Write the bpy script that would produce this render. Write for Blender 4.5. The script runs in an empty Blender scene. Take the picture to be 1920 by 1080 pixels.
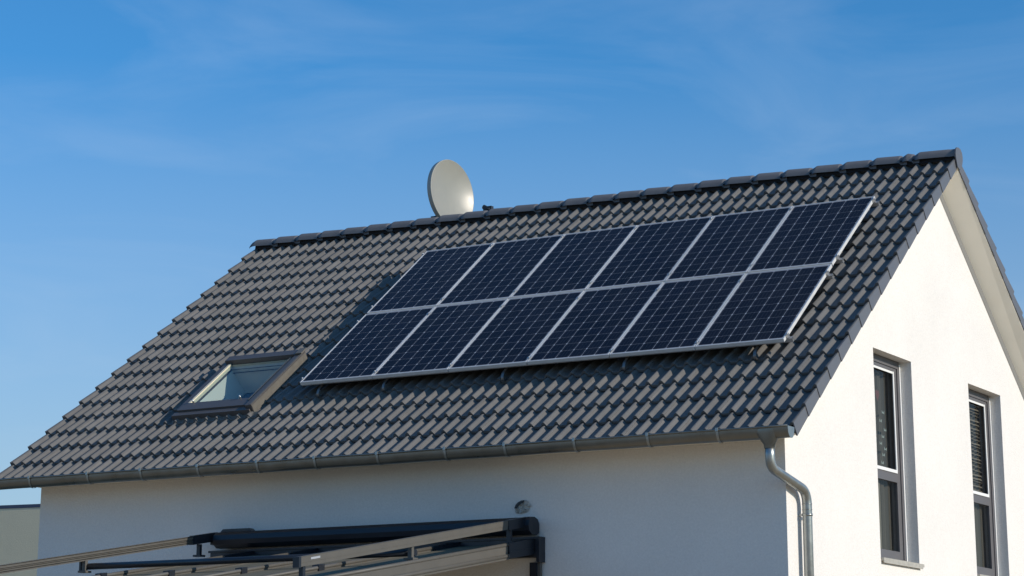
import bpy, math, random
from mathutils import Vector, Matrix
R = math.radians
random.seed(7)
SC = bpy.context.scene
COL = SC.collection

# ---------------------------------------------------------------- camera
FPX = 4196.25; YAW = R(31.6338); PIT = R(14.1609); ROL = R(0.3138)
CAM = Vector((8.9114, -20.2101, 1.6))
fwd = Vector((-math.sin(YAW)*math.cos(PIT), math.cos(YAW)*math.cos(PIT), math.sin(PIT)))
rt = Vector((math.cos(YAW), math.sin(YAW), 0)); up = rt.cross(fwd)
rt2 = rt*math.cos(ROL) + up*math.sin(ROL); up2 = -rt*math.sin(ROL) + up*math.cos(ROL)
cd = bpy.data.cameras.new('camera'); cam = bpy.data.objects.new('camera', cd); COL.objects.link(cam)
cam.matrix_world = Matrix(((rt2.x, up2.x, -fwd.x, CAM.x), (rt2.y, up2.y, -fwd.y, CAM.y), (rt2.z, up2.z, -fwd.z, CAM.z), (0, 0, 0, 1)))
cd.sensor_width = 36; cd.lens = FPX/1920*36
cd.shift_x = 63.57/1920; cd.shift_y = -235.96/1920
cd.clip_start = .1; cd.clip_end = 20000
SC.camera = cam

# ---------------------------------------------------------------- light
SUN_AZ = R(2.9)      # from +x towards +y
SUN_EL = R(24.2)
W = bpy.data.worlds.new("World"); SC.world = W; W.use_nodes = True
nt = W.node_tree; nt.nodes.clear()
def N(t, ty, **k):
    n = t.nodes.new(ty)
    for a, b in k.items(): setattr(n, a, b)
    return n
out = N(nt, 'ShaderNodeOutputWorld'); bg = N(nt, 'ShaderNodeBackground'); bg.inputs[1].default_value = .105
sky = N(nt, 'ShaderNodeTexSky', sky_type='NISHITA', sun_disc=False, sun_elevation=SUN_EL, sun_rotation=R(90)-SUN_AZ, altitude=200, air_density=1.0, dust_density=.6, ozone_density=3.0)
# thin high cirrus, laid out in the sky's own directions
tc = N(nt, 'ShaderNodeTexCoord')
mp = N(nt, 'ShaderNodeMapping'); mp.inputs['Rotation'].default_value = (0.30, -0.25, 0.2); mp.inputs['Scale'].default_value = (2.2, 2.2, 7.5); mp.inputs['Location'].default_value = (1.3, .4, 2.1)
nt.links.new(tc.outputs['Generated'], mp.inputs['Vector'])
nz = N(nt, 'ShaderNodeTexNoise'); nz.inputs['Scale'].default_value = 2.4; nz.inputs['Detail'].default_value = 7; nz.inputs['Roughness'].default_value = .55; nz.inputs['Distortion'].default_value = .9
nt.links.new(mp.outputs[0], nz.inputs['Vector'])
rp = N(nt, 'ShaderNodeMapRange'); rp.inputs[1].default_value = .47; rp.inputs[2].default_value = .80; rp.inputs[3].default_value = 0; rp.inputs[4].default_value = .14
nt.links.new(nz.outputs[0], rp.inputs[0])
tint = N(nt, 'ShaderNodeMix', data_type='RGBA', blend_type='MULTIPLY'); tint.inputs[0].default_value = 1; tint.inputs[7].default_value = (.385, .99, 1.35, 1)
nt.links.new(sky.outputs[0], tint.inputs[6])
mx = N(nt, 'ShaderNodeMix', data_type='RGBA'); mx.inputs[7].default_value = (6.2, 7.2, 8.4, 1)
nt.links.new(rp.outputs[0], mx.inputs[0]); nt.links.new(tint.outputs[2], mx.inputs[6])
sz = N(nt, 'ShaderNodeSeparateXYZ'); nt.links.new(tc.outputs['Generated'], sz.inputs[0])
hz = N(nt, 'ShaderNodeMapRange'); hz.inputs[1].default_value = .285; hz.inputs[2].default_value = 0; hz.inputs[3].default_value = 0; hz.inputs[4].default_value = .85; nt.links.new(sz.outputs[2], hz.inputs[0])
mh = N(nt, 'ShaderNodeMix', data_type='RGBA'); mh.inputs[7].default_value = (4.5, 4.7, 5.0, 1); nt.links.new(hz.outputs[0], mh.inputs[0]); nt.links.new(mx.outputs[2], mh.inputs[6])
nt.links.new(mh.outputs[2], bg.inputs[0]); nt.links.new(bg.outputs[0], out.inputs[0])
sl = bpy.data.lights.new('sun', 'SUN'); sl.energy = 3.45; sl.angle = R(.5); sl.color = (1, .885, .745)
so = bpy.data.objects.new('sun', sl); COL.objects.link(so)
sd = Vector((math.cos(SUN_AZ)*math.cos(SUN_EL), math.sin(SUN_AZ)*math.cos(SUN_EL), math.sin(SUN_EL)))
so.rotation_euler = sd.to_track_quat('Z', 'Y').to_euler(); so.location = (30, 0, 30)
vs = SC.view_settings; vs.view_transform = 'Standard'; vs.look = 'None'; vs.gamma = 1; vs.use_curve_mapping = False; vs.exposure = .1

# ---------------------------------------------------------------- materials
def mat(name, base, rough=.5, metal=0, spec=.5, var=0, vscale=3, bump=0, bscale=60, bdist=.01, attr=None, coat=0, stretch=None, grain=0):
    m = bpy.data.materials.new(name); m.use_nodes = True; t = m.node_tree
    b = t.nodes['Principled BSDF']; b.inputs['Roughness'].default_value = rough; b.inputs['Metallic'].default_value = metal
    b.inputs['Specular IOR Level'].default_value = spec; b.inputs['Base Color'].default_value = (*base, 1); b.inputs['Coat Weight'].default_value = coat
    c = N(t, 'ShaderNodeTexCoord'); src = c.outputs['Object']
    if stretch:
        mpn = N(t, 'ShaderNodeMapping'); mpn.inputs['Scale'].default_value = stretch; t.links.new(src, mpn.inputs[0]); src = mpn.outputs[0]
    col = None
    if var:
        n = N(t, 'ShaderNodeTexNoise'); n.inputs['Scale'].default_value = vscale; n.inputs['Detail'].default_value = 6; n.inputs['Roughness'].default_value = .6
        t.links.new(src, n.inputs['Vector'])
        r = N(t, 'ShaderNodeMapRange'); r.inputs[1].default_value = .25; r.inputs[2].default_value = .75; r.inputs[3].default_value = 1-var; r.inputs[4].default_value = 1+var
        t.links.new(n.outputs[0], r.inputs[0])
        mm = N(t, 'ShaderNodeVectorMath', operation='SCALE'); mm.inputs[0].default_value = base; t.links.new(r.outputs[0], mm.inputs['Scale']); col = mm.outputs[0]
        r2 = N(t, 'ShaderNodeMapRange'); r2.inputs[1].default_value = .3; r2.inputs[2].default_value = .7; r2.inputs[3].default_value = max(0, rough-.08); r2.inputs[4].default_value = min(1, rough+.08)
        t.links.new(n.outputs[0], r2.inputs[0]); t.links.new(r2.outputs[0], b.inputs['Roughness'])
    if attr:
        a = N(t, 'ShaderNodeAttribute', attribute_name=attr)
        r = N(t, 'ShaderNodeMapRange'); r.inputs[3].default_value = .92; r.inputs[4].default_value = 1.08; t.links.new(a.outputs['Fac'], r.inputs[0])
        mm = N(t, 'ShaderNodeVectorMath', operation='SCALE')
        if col: t.links.new(col, mm.inputs[0])
        else: mm.inputs[0].default_value = base
        t.links.new(r.outputs[0], mm.inputs['Scale']); col = mm.outputs[0]
    if grain and col:
        n = N(t, 'ShaderNodeTexNoise'); n.inputs['Scale'].default_value = 42; n.inputs['Detail'].default_value = 4; n.inputs['Roughness'].default_value = .75; t.links.new(src, n.inputs['Vector'])
        r = N(t, 'ShaderNodeMapRange'); r.inputs[1].default_value = .3; r.inputs[2].default_value = .7; r.inputs[3].default_value = 1-grain; r.inputs[4].default_value = 1+grain*.6; t.links.new(n.outputs[0], r.inputs[0])
        mm = N(t, 'ShaderNodeVectorMath', operation='SCALE'); t.links.new(col, mm.inputs[0]); t.links.new(r.outputs[0], mm.inputs['Scale']); col = mm.outputs[0]
    if col: t.links.new(col, b.inputs['Base Color'])
    if bump:
        n = N(t, 'ShaderNodeTexNoise'); n.inputs['Scale'].default_value = bscale; n.inputs['Detail'].default_value = 3; t.links.new(src, n.inputs['Vector'])
        bp = N(t, 'ShaderNodeBump'); bp.inputs['Strength'].default_value = bump; bp.inputs['Distance'].default_value = bdist
        t.links.new(n.outputs[0], bp.inputs['Height']); t.links.new(bp.outputs[0], b.inputs['Normal'])
    return m

M = {}
M['plaster'] = mat('white_plaster', (.80, .768, .725), .9, spec=.2, var=.035, vscale=1.1, grain=.07, bump=.35, bscale=60, bdist=.015)
M['tile'] = mat('anthracite_tile', (.150, .148, .144), .50, spec=.15, var=.09, vscale=9, bump=.25, bscale=90, bdist=.004, attr='tint')
M['verge'] = mat('verge_tile', (.12, .124, .138), .46, spec=.4, var=.08, vscale=6, bump=.2, bscale=90, bdist=.003)
M['ridge'] = mat('ridge_tile', (.15, .15, .156), .55, spec=.3, var=.12, vscale=5, bump=.2, bscale=90, bdist=.003)
M['dark'] = mat('roof_underlay', (.012, .012, .014), .9)
M['soffit'] = mat('cream_soffit', (.93, .88, .77), .6, var=.03, vscale=2)
M['gband'] = mat('grey_band', (.20, .20, .19), .7, var=.05)
M['zinc'] = mat('zinc_gutter', (.24, .235, .21), .33, metal=.75, var=.16, vscale=5, bump=.1, bscale=20, bdist=.004)
M['zincl'] = mat('zinc_pipe', (.36, .375, .36), .36, metal=.8, var=.2, vscale=7, bump=.12, bscale=25, bdist=.004)
M['alu'] = mat('aluminium', (.62, .62, .61), .35, metal=.85, var=.06, vscale=8)
M['alud'] = mat('aluminium_frame', (.72, .72, .71), .45, metal=.2, var=.12, vscale=5)
M['steel'] = mat('steel_hook', (.24, .235, .23), .45, metal=.8)
M['anth'] = mat('anthracite_metal', (.014, .018, .026), .38, spec=.5, var=.08, vscale=4)
M['winf'] = mat('grey_window_frame', (.13, .125, .13), .45, spec=.3, var=.05)
M['wind'] = mat('dark_window_frame', (.035, .037, .042), .4)
M['white'] = mat('white_bead', (.82, .82, .80), .5)
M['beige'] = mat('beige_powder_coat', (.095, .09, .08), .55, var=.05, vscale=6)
M['sill'] = mat('sill_stone', (.42, .40, .35), .6, var=.12, vscale=20)
M['dish'] = mat('dish_paint', (.285, .28, .24), .38, spec=.5, var=.03, vscale=4)
M['dishb'] = mat('dish_back', (.34, .34, .30), .5)
M['black'] = mat('black_plastic', (.02, .025, .03), .5)
M['label'] = mat('label_plate', (.36, .38, .42), .4)
M['curtain'] = mat('curtain_cloth', (.085, .078, .066), .9, var=.1, vscale=12)
M['curtain2'] = mat('pale_curtain', (.17, .16, .135), .9, var=.08, vscale=12)
M['lining'] = mat('white_lining', (.80, .78, .70), .6)
M['cream'] = mat('cream_plaster', (.70, .62, .44), .9, var=.04, vscale=1, bump=.4, bscale=60)
M['flash'] = mat('grey_flashing', (.15, .14, .12), .5, metal=.1, var=.1, vscale=15)
M['clad'] = mat('skylight_cladding', (.11, .102, .10), .42, metal=.2, var=.06)
M['opal'] = mat('opal_roof_panel', (.16, .145, .105), .8, spec=.15, var=.05, vscale=3)
M['debris'] = mat('insulation_debris', (.50, .47, .42), .95, var=.5, vscale=35, bump=1, bscale=60, bdist=.02)
M['ground'] = mat('garden_ground', (.31, .235, .14), .95, var=.25, vscale=.6, bump=.4, bscale=20)
M['red'] = mat('red_sticker', (.14, .05, .045), .6)
M['pale'] = mat('pale_sticker', (.30, .36, .35), .6)
M['slat'] = mat('blind_slat', (.22, .19, .15), .5)

def glass(name, rough, alpha, tintc=(.02, .025, .03)):
    m = bpy.data.materials.new(name); m.use_nodes = True; t = m.node_tree; t.nodes.clear()
    o = N(t, 'ShaderNodeOutputMaterial'); g = N(t, 'ShaderNodeBsdfGlossy'); g.inputs['Roughness'].default_value = rough
    tr = N(t, 'ShaderNodeBsdfTransparent'); tr.inputs[0].default_value = (*tintc, 1)
    ge = N(t, 'ShaderNodeNewGeometry'); dt = N(t, 'ShaderNodeVectorMath', operation='DOT_PRODUCT')
    t.links.new(ge.outputs['Normal'], dt.inputs[0]); t.links.new(ge.outputs['Incoming'], dt.inputs[1])
    ab = N(t, 'ShaderNodeMath', operation='ABSOLUTE'); t.links.new(dt.outputs['Value'], ab.inputs[0])
    su = N(t, 'ShaderNodeMath', operation='SUBTRACT'); su.inputs[0].default_value = 1; t.links.new(ab.outputs[0], su.inputs[1])
    pw = N(t, 'ShaderNodeMath', operation='POWER'); t.links.new(su.outputs[0], pw.inputs[0]); pw.inputs[1].default_value = 5
    sc_ = N(t, 'ShaderNodeMath', operation='MULTIPLY_ADD'); t.links.new(pw.outputs[0], sc_.inputs[0]); sc_.inputs[1].default_value = .9; sc_.inputs[2].default_value = .08
    mm = N(t, 'ShaderNodeMath', operation='MULTIPLY'); mm.inputs[1].default_value = alpha; mm.use_clamp = True
    t.links.new(sc_.outputs[0], mm.inputs[0])
    s = N(t, 'ShaderNodeMixShader'); t.links.new(mm.outputs[0], s.inputs[0]); t.links.new(tr.outputs[0], s.inputs[1]); t.links.new(g.outputs[0], s.inputs[2]); t.links.new(s.outputs[0], o.inputs[0])
    return m
M['glass'] = glass('window_glass', .02, .45, (.84, .85, .82))
M['skyglass'] = glass('skylight_glass', .03, 1.15, (.80, .90, .90))

# photovoltaic cells: grid drawn in the panel's own coordinates
def pv():
    m = bpy.data.materials.new('photovoltaic_cells'); m.use_nodes = True; t = m.node_tree; b = t.nodes['Principled BSDF']
    c = N(t, 'ShaderNodeTexCoord'); sp = N(t, 'ShaderNodeSeparateXYZ'); t.links.new(c.outputs['Object'], sp.inputs[0])
    def ma(op, a, bb=None, cl=False):
        n = N(t, 'ShaderNodeMath', operation=op); n.use_clamp = cl
        for i, v in enumerate((a, bb)):
            if v is None: continue
            if isinstance(v, (int, float)): n.inputs[i].default_value = v
            else: t.links.new(v, n.inputs[i])
        return n.outputs[0]
    CX, CY = .1605, .1614; ox, oy = .0225, .030
    def cell(o, off, pitch):
        u = ma('DIVIDE', ma('SUBTRACT', o, off), pitch)
        fr = ma('FRACT', u); return ma('MULTIPLY', ma('MINIMUM', fr, ma('SUBTRACT', 1, fr)), pitch), fr   # metres to nearest line
    dx, fx = cell(sp.outputs[0], ox, CX); dy, fy = cell(sp.outputs[1], oy, CY)
    lx = ma('LESS_THAN', dx, .0019); ly = ma('LESS_THAN', dy, .0012)
    dia = ma('LESS_THAN', ma('ADD', dx, dy), .0115)
    bx, _ = cell(sp.outputs[0], ox+CX/8, CX/4); bus = ma('MULTIPLY', ma('LESS_THAN', bx, .0008), .13)
    fy2, _ = cell(sp.outputs[1], oy, .0045); 
    mk = ma('MAXIMUM', ma('MAXIMUM', ma('MULTIPLY', lx, .8), ma('MULTIPLY', ly, .55)), ma('MAXIMUM', dia, bus), True)
    ix = ma('MULTIPLY', ma('GREATER_THAN', sp.outputs[0], ox-.001), ma('LESS_THAN', sp.outputs[0], ox+6*CX+.001))
    iy = ma('MULTIPLY', ma('GREATER_THAN', sp.outputs[1], oy-.001), ma('LESS_THAN', sp.outputs[1], oy+10*CY+.001))
    ins = ma('MULTIPLY', ix, iy)
    oi = N(t, 'ShaderNodeObjectInfo')
    # every cell a touch different
    vx = ma('FLOOR', ma('DIVIDE', ma('SUBTRACT', sp.outputs[0], ox), CX)); vy = ma('FLOOR', ma('DIVIDE', ma('SUBTRACT', sp.outputs[1], oy), CY))
    cb = N(t, 'ShaderNodeCombineXYZ'); t.links.new(vx, cb.inputs[0]); t.links.new(vy, cb.inputs[1]); t.links.new(ma('MULTIPLY', oi.outputs['Random'], 50), cb.inputs[2])
    wn = N(t, 'ShaderNodeTexWhiteNoise'); t.links.new(cb.outputs[0], wn.inputs['Vector'])
    sc = N(t, 'ShaderNodeMapRange'); sc.inputs[3].default_value = .8; sc.inputs[4].default_value = 1.25; t.links.new(wn.outputs['Value'], sc.inputs[0])
    cc = N(t, 'ShaderNodeVectorMath', operation='SCALE'); cc.inputs[0].default_value = (.0042, .005, .012); t.links.new(sc.outputs[0], cc.inputs['Scale'])
    m1 = N(t, 'ShaderNodeMix', data_type='RGBA'); t.links.new(mk, m1.inputs[0]); t.links.new(cc.outputs[0], m1.inputs[6]); m1.inputs[7].default_value = (.62, .62, .64, 1)
    m2 = N(t, 'ShaderNodeMix', data_type='RGBA'); t.links.new(ins, m2.inputs[0]); m2.inputs[6].default_value = (.35, .35, .36, 1); t.links.new(m1.outputs[2], m2.inputs[7])
    # faint dust
    nz = N(t, 'ShaderNodeTexNoise'); nz.inputs['Scale'].default_value = 2.2; nz.inputs['Detail'].default_value = 8; t.links.new(c.outputs['Object'], nz.inputs['Vector'])
    dr = N(t, 'ShaderNodeMapRange'); dr.inputs[1].default_value = .35; dr.inputs[2].default_value = .8; dr.inputs[3].default_value = 0; dr.inputs[4].default_value = .035; t.links.new(nz.outputs[0], dr.inputs[0])
    m3 = N(t, 'ShaderNodeMix', data_type='RGBA'); t.links.new(dr.outputs[0], m3.inputs[0]); t.links.new(m2.outputs[2], m3.inputs[6]); m3.inputs[7].default_value = (.3, .28, .25, 1)
    t.links.new(m3.outputs[2], b.inputs['Base Color']); b.inputs['Roughness'].default_value = .12; b.inputs['Specular IOR Level'].default_value = .11
    return m
M['pv'] = pv()

# ---------------------------------------------------------------- mesh helpers
class MB:
    def __init__(s): s.v = []; s.f = []; s.smooth = []; s.a = []
    def verts(s, pts, a=0.5):
        i = len(s.v); s.v += [tuple(p) for p in pts]; s.a += [a]*len(pts); return i
    def face(s, idx, sm=False): s.f.append(tuple(idx)); s.smooth.append(sm)
    def quad(s, a, b, c, d): i = s.verts([a, b, c, d]); s.face((i, i+1, i+2, i+3))
    def poly(s, pts): i = s.verts(pts); s.face(range(i, i+len(pts)))
    def box(s, x0, x1, y0, y1, z0, z1, T=None):
        p = [Vector((x, y, z)) for z in (z0, z1) for y in (y0, y1) for x in (x0, x1)]
        if T: p = [T(q) for q in p]
        i = s.verts(p)
        for q in ((0, 2, 3, 1), (4, 5, 7, 6), (0, 1, 5, 4), (2, 6, 7, 3), (0, 4, 6, 2), (1, 3, 7, 5)): s.face([i+k for k in q])
    def prism(s, prof, axis_a, axis_b, O, L, T=None, cap=True, sm=False):
        # prof: 2D loop (a,b); extruded from O by vector L
        n = len(prof); O = Vector(O); L = Vector(L); A = Vector(axis_a); B = Vector(axis_b)
        r0 = [O + A*p[0] + B*p[1] for p in prof]; r1 = [q + L for q in r0]
        if T: r0 = [T(q) for q in r0]; r1 = [T(q) for q in r1]
        i = s.verts(r0 + r1)
        for k in range(n):
            j = (k+1) % n; s.face((i+k, i+j, i+n+j, i+n+k), sm)
        if cap: s.face([i+k for k in reversed(range(n))]); s.face([i+n+k for k in range(n)])
    def tube(s, path, r, n=14, cap=True):
        path = [Vector(p) for p in path]; rr = r if isinstance(r, (list, tuple)) else [r]*len(path)
        prev = None; rings = []
        for k, p in enumerate(path):
            d = (path[min(k+1, len(path)-1)] - path[max(k-1, 0)]).normalized()
            if prev is None: u = d.orthogonal().normalized()
            else: u = (prev - d*prev.dot(d)).normalized()
            prev = u; w = d.cross(u)
            rings.append(s.verts([p + (u*math.cos(2*math.pi*q/n) + w*math.sin(2*math.pi*q/n))*rr[k] for q in range(n)]))
        for a, b in zip(rings, rings[1:]):
            for q in range(n): s.face((a+q, a+(q+1) % n, b+(q+1) % n, b+q), True)
        if cap:
            s.face([rings[0]+q for q in reversed(range(n))]); s.face([rings[-1]+q for q in range(n)])
    def build(s, name, m, parent=None, org=None, recalc=True):
        me = bpy.data.meshes.new(name)
        o0 = Vector(org) if org is not None else (parent_org(parent) if parent else Vector((0, 0, 0)))
        me.from_pydata([tuple(Vector(v)-o0) for v in s.v], [], s.f)
        me.polygons.foreach_set('use_smooth', s.smooth)
        at = me.attributes.new('tint', 'FLOAT', 'POINT'); at.data.foreach_set('value', s.a)
        me.materials.append(m)
        if recalc:
            import bmesh
            bm = bmesh.new(); bm.from_mesh(me); bmesh.ops.recalc_face_normals(bm, faces=bm.faces); bm.to_mesh(me); bm.free()
        me.update()
        o = bpy.data.objects.new(name, me); COL.objects.link(o)
        if parent: o.parent = parent
        elif o0.length: o.location = o0
        return o
def build_each(mb, name, m, parent, **k):
    # one object for each connected piece
    par = list(range(len(mb.v)))
    def find(i):
        while par[i] != i: par[i] = par[par[i]]; i = par[i]
        return i
    for f in mb.f:
        for i in f[1:]: par[find(i)] = find(f[0])
    groups = {}
    for fi, f in enumerate(mb.f): groups.setdefault(find(f[0]), []).append(fi)
    outl = []
    for fl in groups.values():
        b = MB(); mp_ = {}
        for fi in fl:
            idx = []
            for i in mb.f[fi]:
                if i not in mp_: mp_[i] = b.verts([mb.v[i]], mb.a[i])
                idx.append(mp_[i])
            b.face(idx, mb.smooth[fi])
        outl.append(b.build(name, m, parent, **k))
    return outl
def parent_org(p):
    v = Vector((0, 0, 0))
    while p is not None: v += p.location; p = p.parent
    return v
def thing(name, label, cat, loc=(0, 0, 0), group=None):
    o = bpy.data.objects.new(name, None); COL.objects.link(o); o.location = loc; o.empty_display_size = .3
    o['label'] = label; o['category'] = cat
    if group: o['group'] = group
    return o
def arc(pts, seg=6, rad=.1):
    # polyline with rounded corners
    pts = [Vector(p) for p in pts]; outp = [pts[0]]
    for a, b, c in zip(pts, pts[1:], pts[2:]):
        d1 = (a-b).normalized(); d2 = (c-b).normalized(); r = min(rad, (a-b).length*.49, (c-b).length*.49)
        p, q = b+d1*r, b+d2*r
        for k in range(seg+1):
            t = k/seg; outp.append(p*(1-t)**2 + b*2*t*(1-t) + q*t*t)
    outp.append(pts[-1]); return outp

# ---------------------------------------------------------------- dimensions
TH = R(36.8997); CT, ST = math.cos(TH), math.sin(TH); TT = math.tan(TH)
D2 = 4.6735                       # ridge is this far behind the front wall
EY, EZ = -.390, 4.449             # crest of the eave course
CP = .3669; NC = 18
XV, XL = .263, -10.092            # verge faces
XW = -9.656                       # left end of the front wall
A0 = Vector((-6.4138, .7387, 5.4744)); THA = R(36.8997+.4782)
AX, AP = -1.136, .1538            # roll crests
def crz(y): return EZ + ((y if y < D2 else 2*D2-y) - EY)*TT
def front(x, s, n): return Vector((x, EY + s*CT - n*ST, EZ + s*ST + n*CT))
def rear(x, s, n):
    p = front(x, s, n); return Vector((p.x, 2*D2-p.y, p.z))
S0 = 1.518                        # slope distance from eave crest to array bottom

# ---------------------------------------------------------------- ground
g = MB(); g.quad((-6000, -6000, 0), (6000, -6000, 0), (6000, 6000, 0), (-6000, 6000, 0))
o = g.build('ground', M['ground']); o['kind'] = 'structure'
tp = MB(); tp.box(-9.6, 3, -9, 0, -.05, .03); o = tp.build('terrace_paving', mat('terrace_stone', (.40, .31, .20), .85, var=.12, vscale=2)); o['kind'] = 'structure'

# ---------------------------------------------------------------- house
house = thing('house', 'white plastered gabled house with dark grey tiled roof and grey gutter', 'house', (-4.8, 4.67, 0))
WY = [(2.4097, 3.542), (5.408, 6.568)]; ZB, ZT = 3.3456, 5.5995; RD = .165
def gtop(y): return crz(y) - .348
w = MB()
ys = sorted([0, WY[0][0], WY[0][1], D2, WY[1][0], WY[1][1], 2*D2])
for a, b in zip(ys, ys[1:]):
    if (a, b) in WY:
        w.poly([(0, a, 0), (0, b, 0), (0, b, ZB), (0, a, ZB)])
        w.poly([(0, a, ZT), (0, b, ZT), (0, b, gtop(b)), (0, a, gtop(a))])
        w.quad((0, a, ZT), (-RD, a, ZT), (-RD, b, ZT), (0, b, ZT)); w.quad((0, a, ZB), (0, b, ZB), (-RD, b, ZB), (-RD, a, ZB))
        w.quad((0, a, ZB), (-RD, a, ZB), (-RD, a, ZT), (0, a, ZT)); w.quad((0, b, ZB), (0, b, ZT), (-RD, b, ZT), (-RD, b, ZB))
    else: w.poly([(0, a, 0), (0, b, 0), (0, b, gtop(b)), (0, a, gtop(a))])
w.poly([(XW, 0, 0), (0, 0, 0), (0, 0, gtop(0)), (XW, 0, gtop(0))])
w.poly([(XW, 2*D2, 0), (0, 2*D2, 0), (0, 2*D2, gtop(0)), (XW, 2*D2, gtop(0))])
w.poly([(XW, 0, 0), (XW, 0, gtop(0)), (XW, D2, gtop(D2)), (XW, 2*D2, gtop(0)), (XW, 2*D2, 0)])
w.build('wall', M['plaster'], house, recalc=False)

# roof tiles -------------------------------------------------
HOLE = (-8.055, -7.10, S0-.11, S0+.87)     # roof-window opening in x and s
def hgt(x):
    u = (x-AX)/AP + .5; fr = u - math.floor(u) - .5
    v = abs(fr)/(.27 if fr < 0 else .215)
    if x > XV-.03 or x > AX+AP*9-.004: return 1
    return math.cos(math.pi/2*v)**.85 if v < 1 else 0
HR = .047; TILT = .038; TK = .029
seams = [AX + AP*k for k in range(-57, 9, 2)]
edges = [XL] + [s+.020 for s in seams] + [XV]
def tiles(T, nu, name):
    b = MB(); fine = nu > 8
    for k in range(NC):
        s_a = k*CP
        for x0, x1 in zip(edges, edges[1:]):
            nn = max(3, int(round((x1-x0)/AP*nu))); tint = random.random(); jz = random.uniform(-.0015, .0015); js = random.uniform(-.003, .003); tw = random.uniform(-.0018, .0018)
            send = min(s_a+CP+.03, (D2-EY)/CT-.02)
            if send - s_a < .05: continue
            sv = [0, .004, .012, send-s_a-js] if fine else [0, send-s_a-js]
            if T is front and x1 > HOLE[0]-.3 and x0 < HOLE[1]+.3 and s_a < HOLE[3] and send > HOLE[2]:
                sv = [0, .004, .012] + [.012 + (send-s_a-js-.012)*q/8 for q in range(1, 9)]
            rows = []; gx0, gx1 = x0+.0013, x1-.0013
            def P(x, s, dn): 
                return T(x, s_a+js+s, -HR*(1-hgt(x)) - TILT*s/CP + jz + tw*(x-x0)/(x1-x0)*2 + dn)
            xs = [gx0+(gx1-gx0)*q/nn for q in range(nn+1)]
            rows.append(b.verts([P(x, .010, -TK-.006) for x in xs], tint))
            rows.append(b.verts([P(x, .000, -TK) for x in xs], tint))
            for j, s in enumerate(sv):
                dn = -.004 if (fine and j == 0) else (-.001 if (fine and j == 1) else 0)
                rows.append(b.verts([P(x, s, dn) for x in xs], tint))
            for j, (r0, r1) in enumerate(zip(rows, rows[1:])):
                for q in range(nn):
                    if T is front:
                        xm = (xs[q]+xs[q+1])/2; sm_ = s_a + ((sv[j-2]+sv[j-1])/2 if j >= 2 else 0)
                        if HOLE[0] < xm < HOLE[1] and HOLE[2] < sm_ < HOLE[3]: continue
                    b.face((r0+q, r0+q+1, r1+q+1, r1+q), j != 1)
            # side faces
            for xe in (0, nn):
                top = [r+xe for r in rows[2:]]; t0 = b.verts([b.v[i] for i in top], tint); orig = top; top = list(range(t0, t0+len(top)))
                if T is front and HOLE[0] < xs[xe] < HOLE[1] and HOLE[2]-.3 < s_a+.17 < HOLE[3]+.15: continue
                lo = b.verts([Vector(b.v[i]) + (T(0, 0, -.016)-T(0, 0, 0)) for i in top], tint)
                for j in range(len(top)-1): b.face((top[j], top[j+1], lo+j+1, lo+j))
    o = b.build(name, M['tile'], house, recalc=False)
    return o
roof = tiles(front, 14, 'roof')
rear_roof = tiles(rear, 5, 'roof')
u = MB()
for T in (front, rear):
    for (xa, xb, sa, sb) in ([(XL+.02, XV-.02, .02, 6.25)] if T is rear else [(XL+.02, HOLE[0], .02, 6.25), (HOLE[1], XV-.02, .02, 6.25), (HOLE[0], HOLE[1], .02, HOLE[2]), (HOLE[0], HOLE[1], HOLE[3], 6.25)]):
        u.quad(T(xa, sa, -.088), T(xb, sa, -.088), T(xb, sb, -.088), T(xa, sb, -.088))
u.build('underlay', M['dark'], roof, recalc=False)
# verge aprons
for T, par in ((front, roof), (rear, rear_roof)):
    for xo, sg in ((XV, 1), (XL, -1)):
        b = MB()
        for k in range(NC-1):
            s0, s1 = k*CP-.002, (k+1)*CP+.035
            s1 = min(s1, 6.29)
            tl = TILT/CP
            n0, n1 = -.004, -.004-TILT*(s1-s0)/CP
            xa, xb = xo + sg*.006, xo - sg*.003
            th = -sg*.014
            c = [(xa, s0, n0), (xb, s1, n1), (xb, s1, n1-.142), (xa, s0, n0-.144)]
            c[2] = (xb, s1, -.149); c[3] = (xa, s0, -.150)
            outer = [T(*q) for q in c]; inner = [T(q[0]+th, q[1], q[2]) for q in c]
            # small rounded shoulder on top
            i = b.verts(outer+inner, random.random())
            for q in ((0, 1, 2, 3), (7, 6, 5, 4), (0, 4, 5, 1), (1, 5, 6, 2), (2, 6, 7, 3), (3, 7, 4, 0)): b.face([i+z for z in q])
        b.build('verge_tiles', M['verge'], par)
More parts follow.
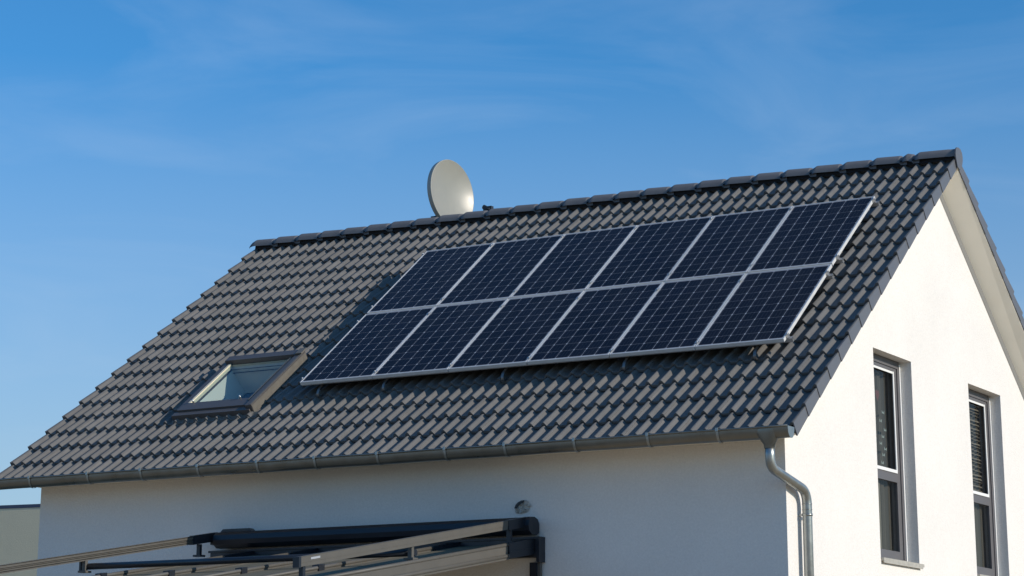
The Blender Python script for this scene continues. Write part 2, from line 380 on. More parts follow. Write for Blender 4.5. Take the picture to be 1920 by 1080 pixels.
# ridge capping
b = MB()
caps = [-10.095]
while caps[-1] < -.3: caps.append(caps[-1]+.389)
caps = caps[:-1] + [-.215]
caps = sorted(set(caps)); NP = 11
for i, x0 in enumerate(caps):
    x1 = caps[i+1]+.035 if i < len(caps)-1 else .268
    tint = random.random(); jz = random.uniform(-.002, .002)
    rings = []; last = i == len(caps)-1
    for (x, dz, wd, ty) in ((x0, -.000, 0.122, .0), (x0+.035, .010, .126, .006), (x0+.045, .010, .124, .006), (x1-.105, -.002, .116, -.01), (x1-.088, -.004, .114, -.01), (x1-.075, -.026, .096, -.01), (x1, -.028, .094, -.01)):
        if last and dz < -.02: dz, wd = -.006, .114
        pr = []
        for q in range(NP):
            a = math.pi*(q/(NP-1)); cx = -math.cos(a); cz = math.sin(a)**.8
            z = 8.176 + dz + jz + cz*.112*(1 if x > x0+.01 else .93)
            xx = x + (0 if x > x0+.01 else -.010 - (1-cz)*.04 + cz*.02)
            pr.append((xx, D2+cx*wd, z))
        rings.append(b.verts(pr, tint))
    for r0, r1 in zip(rings, rings[1:]):
        for q in range(NP-1): b.face((r0+q, r0+q+1, r1+q+1, r1+q), True)
    lo = b.verts([Vector(b.v[rings[0]+q])+Vector((.004, 0, -.02)) for q in range(NP)], tint)
    for q in range(NP-1): b.face((rings[0]+q, rings[0]+q+1, lo+q+1, lo+q))
b.build('ridge_capping', M['ridge'], roof)
b = MB()
for sy in (-1, 1): b.quad((XL+.02, D2+sy*.085, 8.14), (XV-.02, D2+sy*.085, 8.14), (XV-.02, D2+sy*.075, 8.225), (XL+.02, D2+sy*.075, 8.225))
build_each(b, 'vent_roll', M['dark'], roof)
b = MB()
for xe, L in ((.268, .016),):
    prof = [(-.118, 8.16), (-.122, 8.20), (-.105, 8.255), (-.06, 8.288), (0, 8.297), (.06, 8.288), (.105, 8.255), (.122, 8.20), (.118, 8.16), (.07, 8.05), (.0, 8.03), (-.07, 8.05)]
    b.prism([(p[0], p[1]) for p in prof], (0, 1, 0), (0, 0, 1), (xe, D2, 0), (L, 0, 0))
build_each(b, 'ridge_end_disc', M['verge'], roof)
# soffit under the rakes and the eaves
b = MB()
def ry(y, d): return crz(y)-d
for side in (0, 1):
    f = (lambda y: y) if side == 0 else (lambda y: 2*D2-y)
    ya, yo_, yb = -.06, -.235, D2
    for xi, xo in ((0.001, .250), (XW-.001, -10.07)):
        sg = 1 if xi >= 0 else -1
        P0, P1, P2, P3 = (xi, f(ya), 4.349), (xi, f(yb), crz(yb)-.356), (xo, f(yb), crz(yb)-.192), (xo, f(yo_), 4.349)
        P1b = (xi, f(D2-.001 if side else D2), crz(D2)-.348)
        i = b.verts([P0, P1, P2, P3, (xo, f(yb), crz(yb)-.15), (xo, f(yo_), 4.349+.065), (xo, f(-.358), 4.349), (xi, f(-.358), 4.349)])
        b.face((i, i+1, i+2, i+3)); b.face((i+3, i+2, i+4, i+5)); b.face((i, i+3, i+6, i+7))
build_each(b, 'soffit', M['soffit'], house, recalc=False)
for f in ((lambda y: y), (lambda y: 2*D2-y)):
    b = MB(); i = b.verts([(XW, f(-.003), 4.345), (0, f(-.003), 4.345), (0, f(-.36), 4.352), (XW, f(-.36), 4.352), (0, f(-.36), 4.43), (XW, f(-.36), 4.43)])
    b.face((i, i+1, i+2, i+3)); b.face((i+3, i+2, i+4, i+5)); b.build('eave_board', M['soffit'], house, recalc=False)
b = MB()   # darker grey band on the gable along the rear rake soffit
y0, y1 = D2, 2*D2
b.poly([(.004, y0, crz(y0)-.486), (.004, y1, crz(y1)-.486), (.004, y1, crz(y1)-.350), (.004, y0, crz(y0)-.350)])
b.build('rake_band', M['gband'], house, recalc=False)

# windows ----------------------------------------------------
def window(y0, y1, kind, label):
    XF = -.135
    fr = MB(); z0, z1 = ZB+.02, ZT
    ft = .055
    fr.box(-RD-.04, XF, y0, y0+ft, z0, z1); fr.box(-RD-.04, XF, y1-.035-ft, y1-.035, z0, z1)
    fr.box(-RD-.04, XF, y0+ft, y1-.035-ft, z1-.085, z1-.002); fr.box(-RD-.04, XF, y0+ft, y1-.035-ft, z0, z0+.03)
    f = fr.build('window', M['winf'], house)
    if label: f['label'] = label
    ya, yb = y0+ft, y1-.035-ft
    # shaded inner frame (mullion side)
    s = MB(); XS = XF-.012
    zm = z0 + (z1-z0)*.435
    s.box(-RD-.05, XS, yb-.10, yb-.002, z0+.03, z1-.087)          # stile
    s.box(-RD-.05, XS, ya+.002, ya+.08, z0+.03, z1-.087)
    s.box(-RD-.05, XS, ya+.08, yb-.10, zm-.10, zm)                # transom
    s.box(-RD-.05, XS, ya+.08, yb-.10, z0+.03, z0+.115)
    s.box(-RD-.05, XS, ya+.08, yb-.10, z1-.125, z1-.087)
    s.build('sash', M['winf'], f)
    bd = MB(); XB = XS+.010
    yr = yb-.10
    bd.box(XS, XB, yr-.026, yr+.004, zm+.0, z1-.13); bd.box(XS, XB, ya+.08, yr-.026, zm+.0, zm+.035); bd.box(XS, XB-.004, ya+.08, yr-.026, z1-.155, z1-.13)
    bd.box(-RD, -.128, y1-.034, y1-.001, z0, z1-.03)
    bd.build('white_bead', M['white'], f)
    gl = MB(); gl.quad((XS-.02, ya+.08, z0+.11), (XS-.02, yr, z0+.11), (XS-.02, yr, z1-.12), (XS-.02, ya+.08, z1-.12)); gl.build('pane', M['glass'], f, recalc=False)
    sl_ = MB(); sl_.box(-RD+.01, .034, y0+.004, y1+.06, ZB-.020, ZB+.012); sl_.box(.026, .0345, y0+.006, y1+.02, ZB-.042, ZB-.0205); sl_.build('sill', M['sill'], f)
    # room behind: curtains
    cu = MB(); n = 90; pts = []
    for q in range(n+1):
        y = ya-.1 + (yb-ya+.6)*q/n; x = -.245 + .016*math.sin(q*.62)+.010*math.sin(q*1.7+1)
        pts.append((x, y))
    for (a, c) in zip(pts, pts[1:]):
        i = cu.verts([(a[0], a[1], z0-.1), (c[0], c[1], z0-.1), (c[0], c[1], z1+.1), (a[0], a[1], z1+.1)]); cu.face((i, i+1, i+2, i+3), True)
    cu.build('curtain', M['curtain'], f, recalc=False)
    c2 = MB(); pts = []
    for q in range(30):
        y = ya+.25+.30*q/29; pts.append((-.218+.004*math.sin(q*1.3), y))
    for (a, c) in zip(pts, pts[1:]): c2.quad((a[0], a[1], z0), (c[0], c[1], z0), (c[0], c[1], zm-.02), (a[0], a[1], zm-.02))
    c2.build('pale_curtain', M['curtain2'], f, recalc=False)
    if kind == 'blind':
        bl = MB(); zz = zm+.06; k = 0
        while zz < z1-.14:
            t = .5 if zz > zm+.55 else random.uniform(-.2, 1.1)
            dy = random.uniform(-.02, .02)
            bl.quad((-.205, ya+.1, zz+dy), (-.205, yr-.02, zz-.0+dy*.3), (-.222, yr-.02, zz+.018), (-.222, ya+.1, zz+.018+dy)); zz += .047+random.uniform(-.006, .008); k += 1
        bl.build('blind', M['slat'], f, recalc=False)
    else:
        st = MB(); yc = yr-.33
        heart = [(0, -.05), (.045, 0), (.045, .03), (.022, .045), (0, .028), (-.022, .045), (-.045, .03), (-.045, 0)]
        st.poly([(-.171, yc-.10+p[0]*1.2, zm+.82+p[1]*1.4) for p in heart])
        st.build('red_sticker', M['red'], f, recalc=False)
        bt = MB()
        for (dy, dz) in ((.05, .52), (-.03, .42), (.09, .33), (.02, .25), (-.05, .17), (.08, .12), (.02, .05), (-.02, -.04)):
            y, z = yc+dy, zm+.12+dz
            bt.poly([(-.171, y, z), (-.171, y+.035, z+.03), (-.171, y+.03, z-.01)]); bt.poly([(-.171, y, z), (-.171, y-.035, z+.03), (-.171, y-.03, z-.01)])
        build_each(bt, 'pale_sticker', M['pale'], f, recalc=False)
window(*WY[0], 'curtain', 'tall grey window with dark curtain, nearer the gutter corner')
window(*WY[1], 'blind', 'tall grey window with a crooked slatted blind in its upper half')
rm = MB(); rm.box(-2.6, -2.5, 1.9, 7.4, .1, 5.6); rm.box(-2.5, -.1, .1, 9.2, 3.0, 3.1); rm.box(-9.5, -.1, 2.6, 6.7, 5.62, 5.70)
rm.build('room_partition', mat('room_wall', (.45, .43, .40), .9), house)

# roof window ------------------------------------------------
def RW(p): return front(p.x, p.y, p.z)
rx0, rx1, rs0, rs1 = -8.125, -6.945, S0-.36, S0+1.0
f = MB()
f.box(rx0, HOLE[0]+.01, rs0+.12, rs1-.06, -.05, .045, RW)           # left cheek
f.box(HOLE[1]+.061, rx1, rs0+.03, rs1-.03, -.05, .075, RW)           # right cheek, raised
f.box(rx0+.02, rx1-.05, rs1-.115, rs1, -.05, .088, RW)              # hood
f.box(rx0-.005, rx1-.03, rs0, rs0+.085, -.05, .03, RW)               # bottom step
f.box(rx0+.03, rx1-.06, rs0+.09, HOLE[2]+.012, -.04, .052, RW)
wf = f.build('roof_window', M['clad'], house)
f = MB(); f.box(HOLE[1]-.01, HOLE[1]+.012, rs0+.20, rs1-.12, -.04, .060, RW); f.box(HOLE[1]+.013, HOLE[1]+.06, rs0+.20, rs1-.12, -.04, .054, RW); f.box(rx1-.036, rx1-.002, rs0+.035, rs1-.04, .0755, .079, RW); f.box(rx1+.001, rx1+.005, rs0+.035, rs1-.04, -.04, .060, RW); f.box(HOLE[1]+.07, rx1+.008, rs1-.12, rs1+.012, .086, .10, RW); build_each(f, 'cover_strip', M['flash'], wf)
f = MB()
f.box(HOLE[0]+.011, HOLE[0]+.045, HOLE[2]+.015, HOLE[3]-.01, .0, .050, RW); 
f.build('sash', mat('cream_sash', (.80, .70, .50), .5), wf)
f = MB(); q = [(HOLE[0]+.012, HOLE[2]+.014, .04), (HOLE[1]-.012, HOLE[2]+.014, .04), (HOLE[1]-.012, HOLE[3]-.0, .04), (HOLE[0]+.012, HOLE[3]-.0, .04)]
f.quad(*[RW(Vector(p)) for p in q]); f.build('pane', M['skyglass'], wf, recalc=False)
f = MB(); a0, a1, b0, b1 = HOLE[0]+.005, HOLE[1]-.005, HOLE[2]+.005, HOLE[3]
dp = -.42
def c8(n, e=0): return [RW(Vector(p)) for p in ((a0, b0, n), (a1, b0, n), (a1, b1+e, n), (a0, b1+e, n))]
t_, l_ = c8(.03), c8(dp, .1)
for i in range(4): f.quad(t_[i], t_[(i+1) % 4], l_[(i+1) % 4], l_[i])
f.build('lining', M['lining'], wf, recalc=False)
f = MB(); f.quad(*c8(dp-.01, .1)); f.build('roller_blind', mat('blue_blind', (.05, .10, .17), .7), wf, recalc=False)
f = MB()
for xx in (HOLE[0]+.09, HOLE[1]-.16):
    f.tube([RW(Vector((xx, HOLE[2]+.02, .05))), RW(Vector((xx, HOLE[2]+.02, .09)))], .011, 8)
build_each(f, 'latch', M['alu'], wf)
# pleated apron flashing under the roof window
f = MB(); nn = 120
for (sa, sb, off) in ((rs0-.075, rs0+.03, .006),):
    pr = []
    for q in range(nn+1):
        x = rx0-.02 + (rx1-rx0+.10)*q/nn
        kc = math.floor(sa/CP)
        pr.append((x, sa, -HR*(1-hgt(x))-TILT*(sa-kc*CP)/CP+off)); 
    i = f.verts([front(*p) for p in pr]); j = f.verts([front(p[0], sb, p[2]*.3+.004) for p in pr])
    for q in range(nn): f.face((i+q, i+q+1, j+q+1, j+q), True)
f.build('flashing', M['flash'], wf, recalc=False)

# gutter -----------------------------------------------------
GX0, GX1 = -9.935, .262; GY, GZ = -.448, 4.402; GW, GD = .074, .108
def gprof(sc=1.0, n=16):
    return [(GY - sc*GW*math.cos(math.pi*q/n), GZ - sc*GD*math.sin(math.pi*q/n)**.85) for q in range(n+1)]
f = MB()
pr = gprof(); pi = [(GY-(GW-.003)*math.cos(math.pi*q/16), GZ-(GD-.003)*math.sin(math.pi*q/16)**.85) for q in range(17)]
segs = 40
for P_ in (pr, pi):
    rings = []
    for k in range(segs+1):
        x = GX0+(GX1-GX0)*k/segs; sag = .002*math.sin(k*1.1)
        rings.append(f.verts([(x, p[0], p[1]+sag) for p in P_]))
    for r0, r1 in zip(rings, rings[1:]):
        for q in range(16): f.face((r0+q, r0+q+1, r1+q+1, r1+q), True)
f.tube([(GX0+(GX1-GX0)*k/segs, GY-GW-.006, GZ+.002+.002*math.sin(k*1.1)) for k in range(segs+1)], .0105, 10)
gut = f.build('gutter', M['zinc'], house, recalc=False)
f = MB()
for x, d in ((GX0, .003), (GX1, -.003)):
    pp = gprof(1.03); f.prism([(p[0], p[1]) for p in pp] , (0, 1, 0), (0, 0, 1), (x, 0, 0), (-d*2, 0, 0))
build_each(f, 'end_cap', M['zincl'], gut)
bx = [-9.37, -8.48, -7.69, -6.87, -6.045, -5.27, -4.455, -3.605, -2.88, -2.065, -1.235, -.475]
proto = None
for x in bx:
    if proto is None:
        f = MB(); n = 14
        for hw in (0,):
            ra = []; 
            for q in range(n+1):
                a = math.pi*q/n
                ra.append((GY-(GW+.006)*math.cos(a), GZ-(GD+.006)*math.sin(a)**.85))
            i = f.verts([(x-.014, p[0], p[1]) for p in ra] + [(x+.014, p[0], p[1]) for p in ra])
            for q in range(n): f.face((i+q, i+q+1, i+n+2+q, i+n+1+q), True)
            f.box(x-.014, x+.014, GY-GW-.022, GY-GW-.012, GZ-.012, GZ+.020)
            f.box(x-.014, x+.014, GY-GW-.02, GY-GW+.02, GZ+.020, GZ+.024)
        proto = f.build('bracket', M['zincl'], gut, recalc=False); px0 = x
    else:
        c = proto.copy(); COL.objects.link(c); c.parent = gut; c.location = (x-px0, 0, 0)
# downpipe
HX, HY = .040, GY
f = MB()
path = arc([(HX, HY, 4.245), (HX, HY, 4.025), (.084, .305, 3.86), (.084, .305, 0.05)], 10, .13)
f.tube(path, .0475, 20)
dpipe = f.build('downpipe', M['zincl'], house)
f = MB()
n = 18
def ring(cx, cy, z, rx, ry, k=2.0):
    return [(cx+rx*math.copysign(abs(math.cos(a))**(2/k), math.cos(a)), cy+ry*math.copysign(abs(math.sin(a))**(2/k), math.sin(a)), z) for a in [2*math.pi*q/n for q in range(n)]]
rs = [f.verts(ring(HX-.01, HY, 4.385, .112, .083, 3.4)), f.verts(ring(HX-.01, HY, 4.340, .108, .083, 3.4)), f.verts(ring(HX, HY, 4.238, .056, .056, 2.2)), f.verts(ring(HX, HY, 4.205, .053, .053, 2))]
for a, b in zip(rs, rs[1:]):
    for q in range(n): f.face((a+q, a+(q+1) % n, b+(q+1) % n, b+q), True)
f.build('outlet', M['zinc'], dpipe)
f = MB()
for z in (3.63, 1.6): 
    f = MB(); f.tube([(.084, .305, z-.012), (.084, .305, z+.012)], .053, 20); f.box(.0, .06, .28, .296, z-.008, z+.008); f.box(.05, .075, .35, .38, z-.01, z+.01); f.build('pipe_clamp', M['zincl'], dpipe)
f = MB()
for z in (3.735, 3.68): f.tube([(.084, .305, z-.004), (.084, .305, z+.004)], .050, 20)
build_each(f, 'sleeve', M['zincl'], dpipe)

# broken plaster hole on the front wall
f = MB(); prof = []
hx, hz = -2.968, 3.805
f2 = MB()
n = 22; c0 = f.verts([(hx, -.006, hz)])
rim = []
for q in range(n):
    a = 2*math.pi*q/n; r = 1+random.uniform(-.13, .10)
    rim.append((hx+.097*r*math.cos(a), -.004-random.uniform(0, .012), hz+(.078 if math.sin(a) > 0 else .055)*r*math.sin(a)-.0+.02*math.cos(a)))
ri = f.verts(rim)
mid = f.verts([(hx+(p[0]-hx)*.55, -.016-random.uniform(0, .02), hz+(p[2]-hz)*.55) for p in rim])
for q in range(n):
    f.face((ri+q, ri+(q+1) % n, mid+(q+1) % n, mid+q)); f.face((mid+q, mid+(q+1) % n, c0))
pd = f.build('broken_plaster', M['debris'], house, recalc=False)
f = MB()
pts = [(-.085, .0), (-.07, .035), (-.04, .062), (0, .078), (.035, .08), (.02, .055), (-.01, .045), (-.035, .03), (-.055, .0)]
f.prism(pts, (1, 0, 0), (0, 0, 1), (hx, -.034, hz), (0, .01, 0)); f.build('dark_gap', M['black'], pd)

# ---------------------------------------------------------------- solar array
CA, SA = math.cos(THA), math.sin(THA)
ROT = Matrix(((1, 0, 0), (0, CA, -SA), (0, SA, CA)))
def AR(x, s, n=0): return A0 + Vector((x, s*CA - n*SA, s*SA + n*CA))
PW, PH, GX, GS, FT = 1.007, 1.674, .013, .028, .038
ORD = ['leftmost', 'second from the left', 'third from the left', 'third from the right', 'second from the right', 'rightmost']
fm = MB(); lw = .010
for (a, b_, c, d) in ((0, PW, 0, lw), (0, PW, PH-lw, PH), (0, lw, lw, PH-lw), (PW-lw, PW, lw, PH-lw)): fm.box(a, b_, c, d, -FT, 0)
cm = MB(); cm.quad((lw-.001, lw-.001, -.003), (PW-lw+.001, lw-.001, -.003), (PW-lw+.001, PH-lw+.001, -.003), (lw-.001, PH-lw+.001, -.003))
bm_ = MB(); bm_.quad((lw, lw, -.012), (lw, PH-lw, -.012), (PW-lw, PH-lw, -.012), (PW-lw, lw, -.012))
ff = cf = bf = None
for r in range(2):
    for c in range(6):
        t = thing('solar_panel', ('%s dark blue solar panel in the %s row, silver frame' % (ORD[c], ('lower', 'upper')[r])), 'solar panel', AR(c*(PW+GX), r*(PH+GS), random.uniform(-.001, .001)), 'solar panels mounted in two rows on the tiled roof')
        t.rotation_euler = (THA + R(random.uniform(-.08, .08)), R(random.uniform(-.06, .06)), 0)
        if ff is None:
            ff = fm.build('frame', M['alud'], t, org=(0, 0, 0)); cf = cm.build('cell_sheet', M['pv'], t, org=(0, 0, 0), recalc=False); bf = bm_.build('back_sheet', M['white'], t, org=(0, 0, 0), recalc=False)
        else:
            for src in (ff, cf, bf):
                k = src.copy(); COL.objects.link(k); k.parent = t
TWD = 6*PW+5*GX
RAILS = [(.088, 'lowest aluminium rail carrying the lower solar panels, curved roof hooks below it'), (1.485, 'second lowest aluminium rail, under the upper edge of the lower solar panels'), (1.862, 'second highest aluminium rail, under the lower edge of the upper solar panels'), (3.29, 'highest aluminium rail, under the top edge of the upper solar panels')]
proto = None
hookx = [-6.17, -5.26, -3.68, -2.17, -.645]
for ri_, (s, lab) in enumerate(RAILS):
    t = thing('mounting_rail', lab, 'rail', AR(0, s, -FT), 'aluminium rails under the solar panels'); t.rotation_euler = (THA, 0, 0)
    if proto is None:
        kids = []
        f = MB(); x0, x1 = -.045, TWD+.062
        prof = [(-.02, -.046), (.02, -.046), (.02, -.001), (.007, -.001), (.007, -.010), (.013, -.010), (.013, -.024), (-.013, -.024), (-.013, -.010), (-.007, -.010), (-.007, -.001), (-.02, -.001)]
        f.prism(prof, (0, 1, 0), (0, 0, 1), (x0, 0, 0), (x1-x0, 0, 0)); kids.append(f.build('rail', M['alu'], t, org=(0, 0, 0)))
        for xe, sg in ((TWD, 1), (0, -1)):
            f = MB(); f.box(min(xe, xe+sg*.022)+sg*.001, max(xe, xe+sg*.022)+sg*.001, -.022, .022, .001, .036); f.box(min(xe-sg*.012, xe+sg*.020), max(xe-sg*.012, xe+sg*.020), -.022, .022, FT+.001, FT+.006)
            f.tube([(xe+sg*.012, 0, FT+.006), (xe+sg*.012, 0, FT+.016)], .0085, 6)
            kids.append(f.build('end_clamp', M['alu'], t, org=(0, 0, 0)))
        mc0 = None
        for c in range(1, 6):
            xm = c*(PW+GX)-GX/2
            if mc0 is None:
                f = MB(); f.box(-.022, .022, -.022, .022, FT+.003, FT+.008); f.tube([(0, 0, FT+.008), (0, 0, FT+.018)], .0085, 6); f.box(-.004, .004, -.02, .02, .001, FT+.002)
                mc0 = f.build('middle_clamp', M['alu'], t, org=(0, 0, 0)); mc0.location = (xm, 0, 0); kids.append(mc0)
            else:
                k = mc0.copy(); COL.objects.link(k); k.parent = t; k.location = (xm, 0, 0); kids.append(k)
        proto = t
    else:
        for src in kids:
            k = src.copy(); COL.objects.link(k); k.parent = t
    # curved roof hooks, sitting in the tile troughs under this rail
    hk0 = None
    for hx_ in hookx:
        if hk0 is None:
            f = MB(); pth = arc([(0, .01, -.055), (0, -.115, -.058), (0, -.165, -.095), (0, -.17, -.135), (0, -.08, -.150)], 5, .03)
            for a, b2 in zip(pth, pth[1:]):
                d = (b2-a).normalized(); nn_ = Vector((0, -d.z, d.y))*.003
                i = f.verts([a+Vector((-.016, 0, 0))+nn_, a+Vector((.016, 0, 0))+nn_, a+Vector((.016, 0, 0))-nn_, a+Vector((-.016, 0, 0))-nn_, b2+Vector((-.016, 0, 0))+nn_, b2+Vector((.016, 0, 0))+nn_, b2+Vector((.016, 0, 0))-nn_, b2+Vector((-.016, 0, 0))-nn_])
                for q in ((0, 1, 5, 4), (1, 2, 6, 5), (2, 3, 7, 6), (3, 0, 4, 7)): f.face([i+z for z in q])
            f.box(-.016, .016, -.006, .03, -.058, -.047)
            hk0 = f.build('roof_hook', M['steel'], t, org=(0, 0, 0)); hk0.location = (hx_-A0.x, 0, 0)
        else:
            k = hk0.copy(); COL.objects.link(k); k.parent = t; k.location = (hx_-A0.x, 0, 0)

# ---------------------------------------------------------------- satellite dish
DC = Vector((-7.215, 5.30, 8.768))
dish = thing('satellite_dish', 'large pale grey satellite dish standing behind the roof ridge', 'satellite dish', (-7.55, 5.35, 7.75))
az = R(-9); el = R(4)
nx = Vector((math.cos(az)*math.cos(el), math.sin(az)*math.cos(el), math.sin(el))); hx_ = Vector((-math.sin(az), math.cos(az), 0)); vx = nx.cross(hx_)
DA, DB, DD = .445, .475, .085
f = MB(); nr, na = 12, 56; front_r = []; 
for side in (0, 1):
    rings = []
    for k in range(nr+1):
        q = k/nr; r = q
        rings.append(f.verts([DC + hx_*(DA*r*math.cos(2*math.pi*j/na)) + vx*(DB*r*math.sin(2*math.pi*j/na)) + nx*(DD*(r*r-1) - side*.012) for j in range(na)]))
    for a, b2 in zip(rings, rings[1:]):
        for j in range(na): f.face((a+j, a+(j+1) % na, b2+(j+1) % na, b2+j), True)
f.build('reflector', M['dish'], dish)
f = MB(); r1 = [DC + hx_*(DA*math.cos(2*math.pi*j/na)) + vx*(DB*math.sin(2*math.pi*j/na)) for j in range(na)]
def offs(s, d): return [DC + hx_*((DA+s)*math.cos(2*math.pi*j/na)) + vx*((DB+s)*math.sin(2*math.pi*j/na)) + nx*d for j in range(na)]
L = [f.verts(offs(.0, .001)), f.verts(offs(.005, .0)), f.verts(offs(.008, -.006)), f.verts(offs(.004, -.072)), f.verts(offs(-.01, -.075))]
for a, b2 in zip(L, L[1:]):
    for j in range(na): f.face((a+j, a+(j+1) % na, b2+(j+1) % na, b2+j), True)
f.build('rim', M['dishb'], dish)
f = MB(); mastp = DC - nx*.28 + Vector((0, 0, -.1))
f.tube([(mastp.x, mastp.y, 7.6), (mastp.x, mastp.y, DC.z+.02)], .03, 14); f.build('mast', M['alu'], dish)
f = MB()
f.tube([DC-nx*.105+vx*-.12, mastp+Vector((0, 0, -.02))], .03, 8); f.tube([DC-nx*.105+vx*.12, mastp+Vector((0, 0, .1))], .02, 8)
low = DC + vx*(-DB)*(1 if vx.z > 0 else -1)
f.box(mastp.x-.07, mastp.x+.05, mastp.y-.06, mastp.y+.06, 8.37, 8.475); f.box(mastp.x-.20, mastp.x-.07, mastp.y-.02, mastp.y+.02, 8.40, 8.435)
build_each(f, 'mount_bracket', M['black'], dish)
lnb = DC + nx*.60 + Vector((.02, -.03, -.345))
f = MB(); f.tube([low-nx*.03, lnb-nx*.03+Vector((0, 0, -.05))], .014, 8); f.build('feed_arm', M['alu'], dish)
f = MB()
ax = (DC-lnb).normalized()
f.tube([lnb-ax*.10, lnb-ax*.02, lnb, lnb+ax*.035, lnb+ax*.04], [.026, .028, .032, .034, .028], 14); f.box(lnb.x-.02, lnb.x+.11, lnb.y-.03, lnb.y+.03, lnb.z-.05, lnb.z+.012)
f.build('receiver', M['black'], dish)

# ---------------------------------------------------------------- awning above the patio roof
AXR, AXL = -2.855, -6.917
aw = thing('awning', 'anthracite awning cassette with beige guide rails above the patio roof', 'awning', (-4.9, -.12, 3.5))
f = MB()
YC, ZC = -.135, 3.605
prof = [(-.085, -.05), (-.10, .0), (-.085, .055), (-.045, .088), (.02, .092), (.085, .07), (.11, .03), (.11, -.06), (.06, -.085), (-.03, -.085)]
f.prism(prof, (0, 1, 0), (0, 0, 1), (-6.80, YC, ZC), (4.01, 0, 0), sm=False)
cas = f.build('cassette', M['anth'], aw)
f = MB()
f.prism([(p[0]*1.03, p[1]*1.03) for p in prof], (0, 1, 0), (0, 0, 1), (-2.79, YC, ZC), (.03, 0, 0))
f.prism([(p[0]*1.0, p[1]*1.0) for p in prof], (0, 1, 0), (0, 0, 1), (-6.80, YC, ZC), (-.05, 0, 0))
f.prism([(-.05, -.045), (-.05, .05), (.05, .06), (.05, -.05)], (0, 1, 0), (0, 0, 1), (-6.85, YC, ZC), (-.07, 0, 0))
build_each(f, 'end_cap', M['anth'], cas)
f = MB(); f.prism([(0, 0), (.035, .032), (.40, .032), (.44, 0)], (1, 0, 0), (0, 0, 1), (-6.80, YC-.03, ZC+.091), (0, .08, 0)); f.build('sensor_cover', M['anth'], cas)
def rail(x, yo, name_lab=None):
    z_in, z_out = 3.585, 3.585-(-.525-yo)*.1665
    f = MB(); h = .043; 
    def rp_(y): return z_in - (-.525-y)*.1665
    def bar(xa, xb, ya, yb, z0, z1):
        p = [(xa, ya, rp_(ya)+z0), (xb, ya, rp_(ya)+z0), (xb, ya, rp_(ya)+z1), (xa, ya, rp_(ya)+z1)]
        q = [(a, yb, c-rp_(ya)+rp_(yb)) for a, _, c in p]
        i = f.verts(p+q)
        for w_ in ((0, 1, 2, 3), (7, 6, 5, 4), (0, 4, 5, 1), (1, 5, 6, 2), (2, 6, 7, 3), (3, 7, 4, 0)): f.face([i+z for z in w_])
    if name_lab == 'grooved':
        bar(x-.03, x+.005, yo, -.525, -.043, .043)
        for z0_, z1_, d in ((-.043, -.030, .024), (-.022, -.012, .026), (-.002, .006, .020), (.012, .034, .026), (.040, .045, .028)): bar(x+.0052, x+d, yo, -.525, z0_, z1_)
    else:
        bar(x-.03, x+.024, yo, -.525, -.010, .043); bar(x-.026, x+.021, yo, -.525, -.043, -.0105)
        bar(x-.030, x+.027, yo, -.525, .0432, .047)
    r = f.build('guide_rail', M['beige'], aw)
    f = MB(); bar(x-.032, x+.030, -.524, -.10, -.050, .050); bar(x-.036, x+.032, yo-.035, yo-.001, -.046, .048); build_each(f, 'end_cap', M['anth'], r)
    f = MB(); bar(x+.0245, x+.027, yo+.15, yo+.29, .008, .026); f.build('label_plate', M['label'], r)
    return rp_
rp_ = rail(AXR, -4.08); rail(AXL, -4.08, 'grooved')
f = MB(); f.tube([(AXL-.03, -2.25, 3.192), (AXR+.0, -2.20, 3.200)], .033, 14)
f.box(AXL-.055, AXL-.03, -2.29, -2.22, 3.15, 3.25); fb = f.build('front_bar', M['anth'], aw)
def stand(x, y, top, bot, m, wd=.028):
    f = MB(); f.box(x-wd, x+wd*.6, y-.02, y+.02, bot+.02, top); f.box(x-wd-.03, x+wd+.02, y-.045, y+.045, bot-.003, bot+.018); return f.build('stand', m, aw)
stand(AXR-.01, -.44, 3.55, 3.415, M['anth']); stand(AXL+.02, -.40, 3.55, 3.415, M['anth'])
stand(AXR-.01, -2.26, rp_(-2.26)-.042, 3.13, M['beige']); stand(AXL+.02, -2.28, rp_(-2.28)-.042, 3.13, M['beige'])
stand(AXR-.01, -4.0, rp_(-4.0)-.042, 2.85, M['anth']); stand(AXL+.02, -4.0, rp_(-4.0)-.042, 2.85, M['anth'])

# ---------------------------------------------------------------- patio roof
pt = thing('patio_roof', 'beige framed patio roof with opal panels leaning on the shaded wall', 'patio roof', (-4.6, -2, 0))
def rz(y): return 3.394 - (-.62-y)*.1605
f = MB(); f.box(-6.97, -2.735, -.115, -.002, 3.29, 3.475); f.box(-6.99, -2.70, -.13, -.003, 3.476, 3.498); f.box(-2.734, -2.70, -.13, -.004, 3.24, 3.475)
led = f.build('wall_beam', M['anth'], pt)
def slab(mb, xa, xb, ya, yb, z0, z1):
    p = [(xa, ya, rz(ya)+z0), (xb, ya, rz(ya)+z0), (xb, ya, rz(ya)+z1), (xa, ya, rz(ya)+z1)]
    q = [(a, yb, c-rz(ya)+rz(yb)) for a, _, c in p]; i = mb.verts(p+q)
    for w_ in ((0, 1, 2, 3), (7, 6, 5, 4), (0, 4, 5, 1), (1, 5, 6, 2), (2, 6, 7, 3), (3, 7, 4, 0)): mb.face([i+z for z in w_])
RX = [-6.40, -5.52, -4.62, -3.70, -2.80]
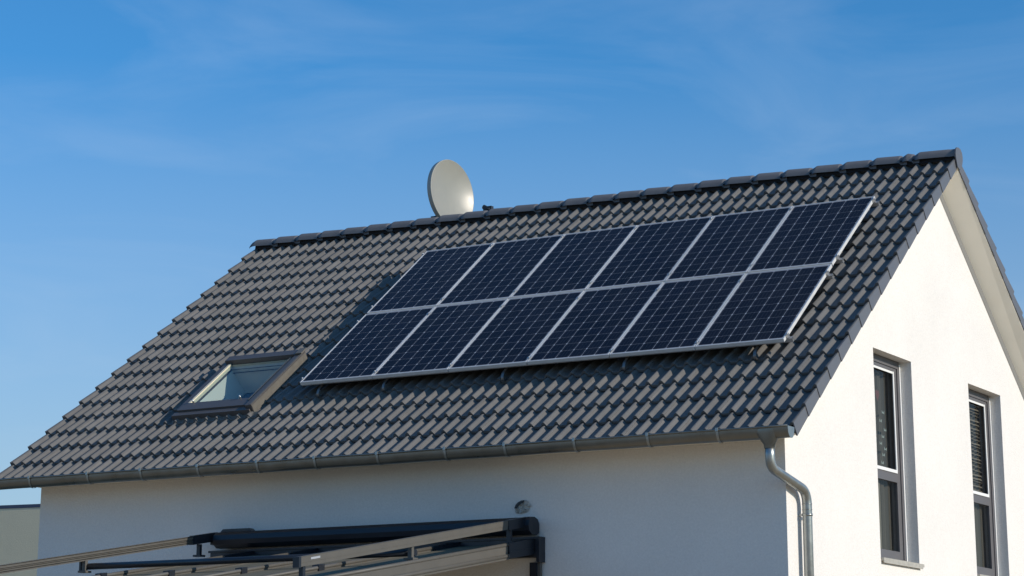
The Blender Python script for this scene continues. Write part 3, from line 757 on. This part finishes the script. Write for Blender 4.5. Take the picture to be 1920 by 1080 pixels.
for i, x in enumerate(RX):
    f = MB(); yo = -4.15
    slab(f, x-.028, x+.022, yo, -.62, -.155, -.03); slab(f, x-.035, x+.034, yo, -.62, -.16, -.105)
    for yy in (0,):
        f.tube([(x+.012, yo, rz(yo)-.015), (x+.012, -.62, rz(-.62)-.015)], .020, 12); f.tube([(x-.030, yo, rz(yo)-.018), (x-.030, -.62, rz(-.62)-.018)], .014, 8)
        f.tube([(x+.028, yo, rz(yo)-.125), (x+.028, -.62, rz(-.62)-.125)], .020, 12)
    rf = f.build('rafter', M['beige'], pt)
    f = MB(); slab(f, x-.034, x+.037, -.619, -.116, -.155, .004); slab(f, x-.030, x+.042, -.619, -.116, -.10, -.085); 
    if i < 4: slab(f, x-.042, x+.040, -2.64, -2.55, -.14, .014)
    f.build('dark_sleeve', M['anth'], rf)
for xa, xb in zip(RX, RX[1:]):
    f = MB(); slab(f, xa+.036, xb-.046, -4.12, -.12, -.060, -.044); f.build('roof_panel', M['opal'], pt)
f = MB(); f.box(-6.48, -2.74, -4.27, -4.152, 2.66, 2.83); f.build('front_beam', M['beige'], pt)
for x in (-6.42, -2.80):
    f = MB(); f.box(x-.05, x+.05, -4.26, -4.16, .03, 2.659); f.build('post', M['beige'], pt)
f = MB(); f.box(-2.83, -2.752, -.10, -.01, .03, 3.238); sd_ = f.build('side_screen_channel', M['anth'], pt)
f = MB(); f.box(-2.751, -2.720, -.075, -.035, .03, 3.30); f.box(-2.751, -2.712, -.08, -.03, 3.245, 3.30); f.build('guide_strip', M['beige'], sd_)

# ---------------------------------------------------------------- neighbouring house
nb = thing('neighbour_house', 'cream flat roofed house with dark coping beyond the left corner', 'house', (-22.4, 14, 0)); 
nb.rotation_euler = (0, 0, 0)
f = MB(); nt_ = R(8.5)
def NR(p): return Vector((-22.0 + p.x*math.cos(nt_) - p.y*math.sin(nt_), 14.1 + p.x*math.sin(nt_) + p.y*math.cos(nt_), p.z))
f.box(-12, 0, 0, 8, 0, 5.86, NR); nw = f.build('wall', M['cream'], nb)
f = MB()
f.box(-12.01, .02, -.008, 8.01, 5.862, 5.93, NR)
f.build('coping', mat('blue_grey_coping', (.05, .07, .12), .5), nb)
for xw in (-9.5, -5.5):
    f = MB(); f.box(xw, xw+1.4, -.03, -.002, 1.0, 2.3, NR); wn_ = f.build('window', M['winf'], nb); f = MB(); f.box(xw+.08, xw+1.32, -.034, -.031, 1.08, 2.22, NR); f.build('pane', M['black'], wn_)
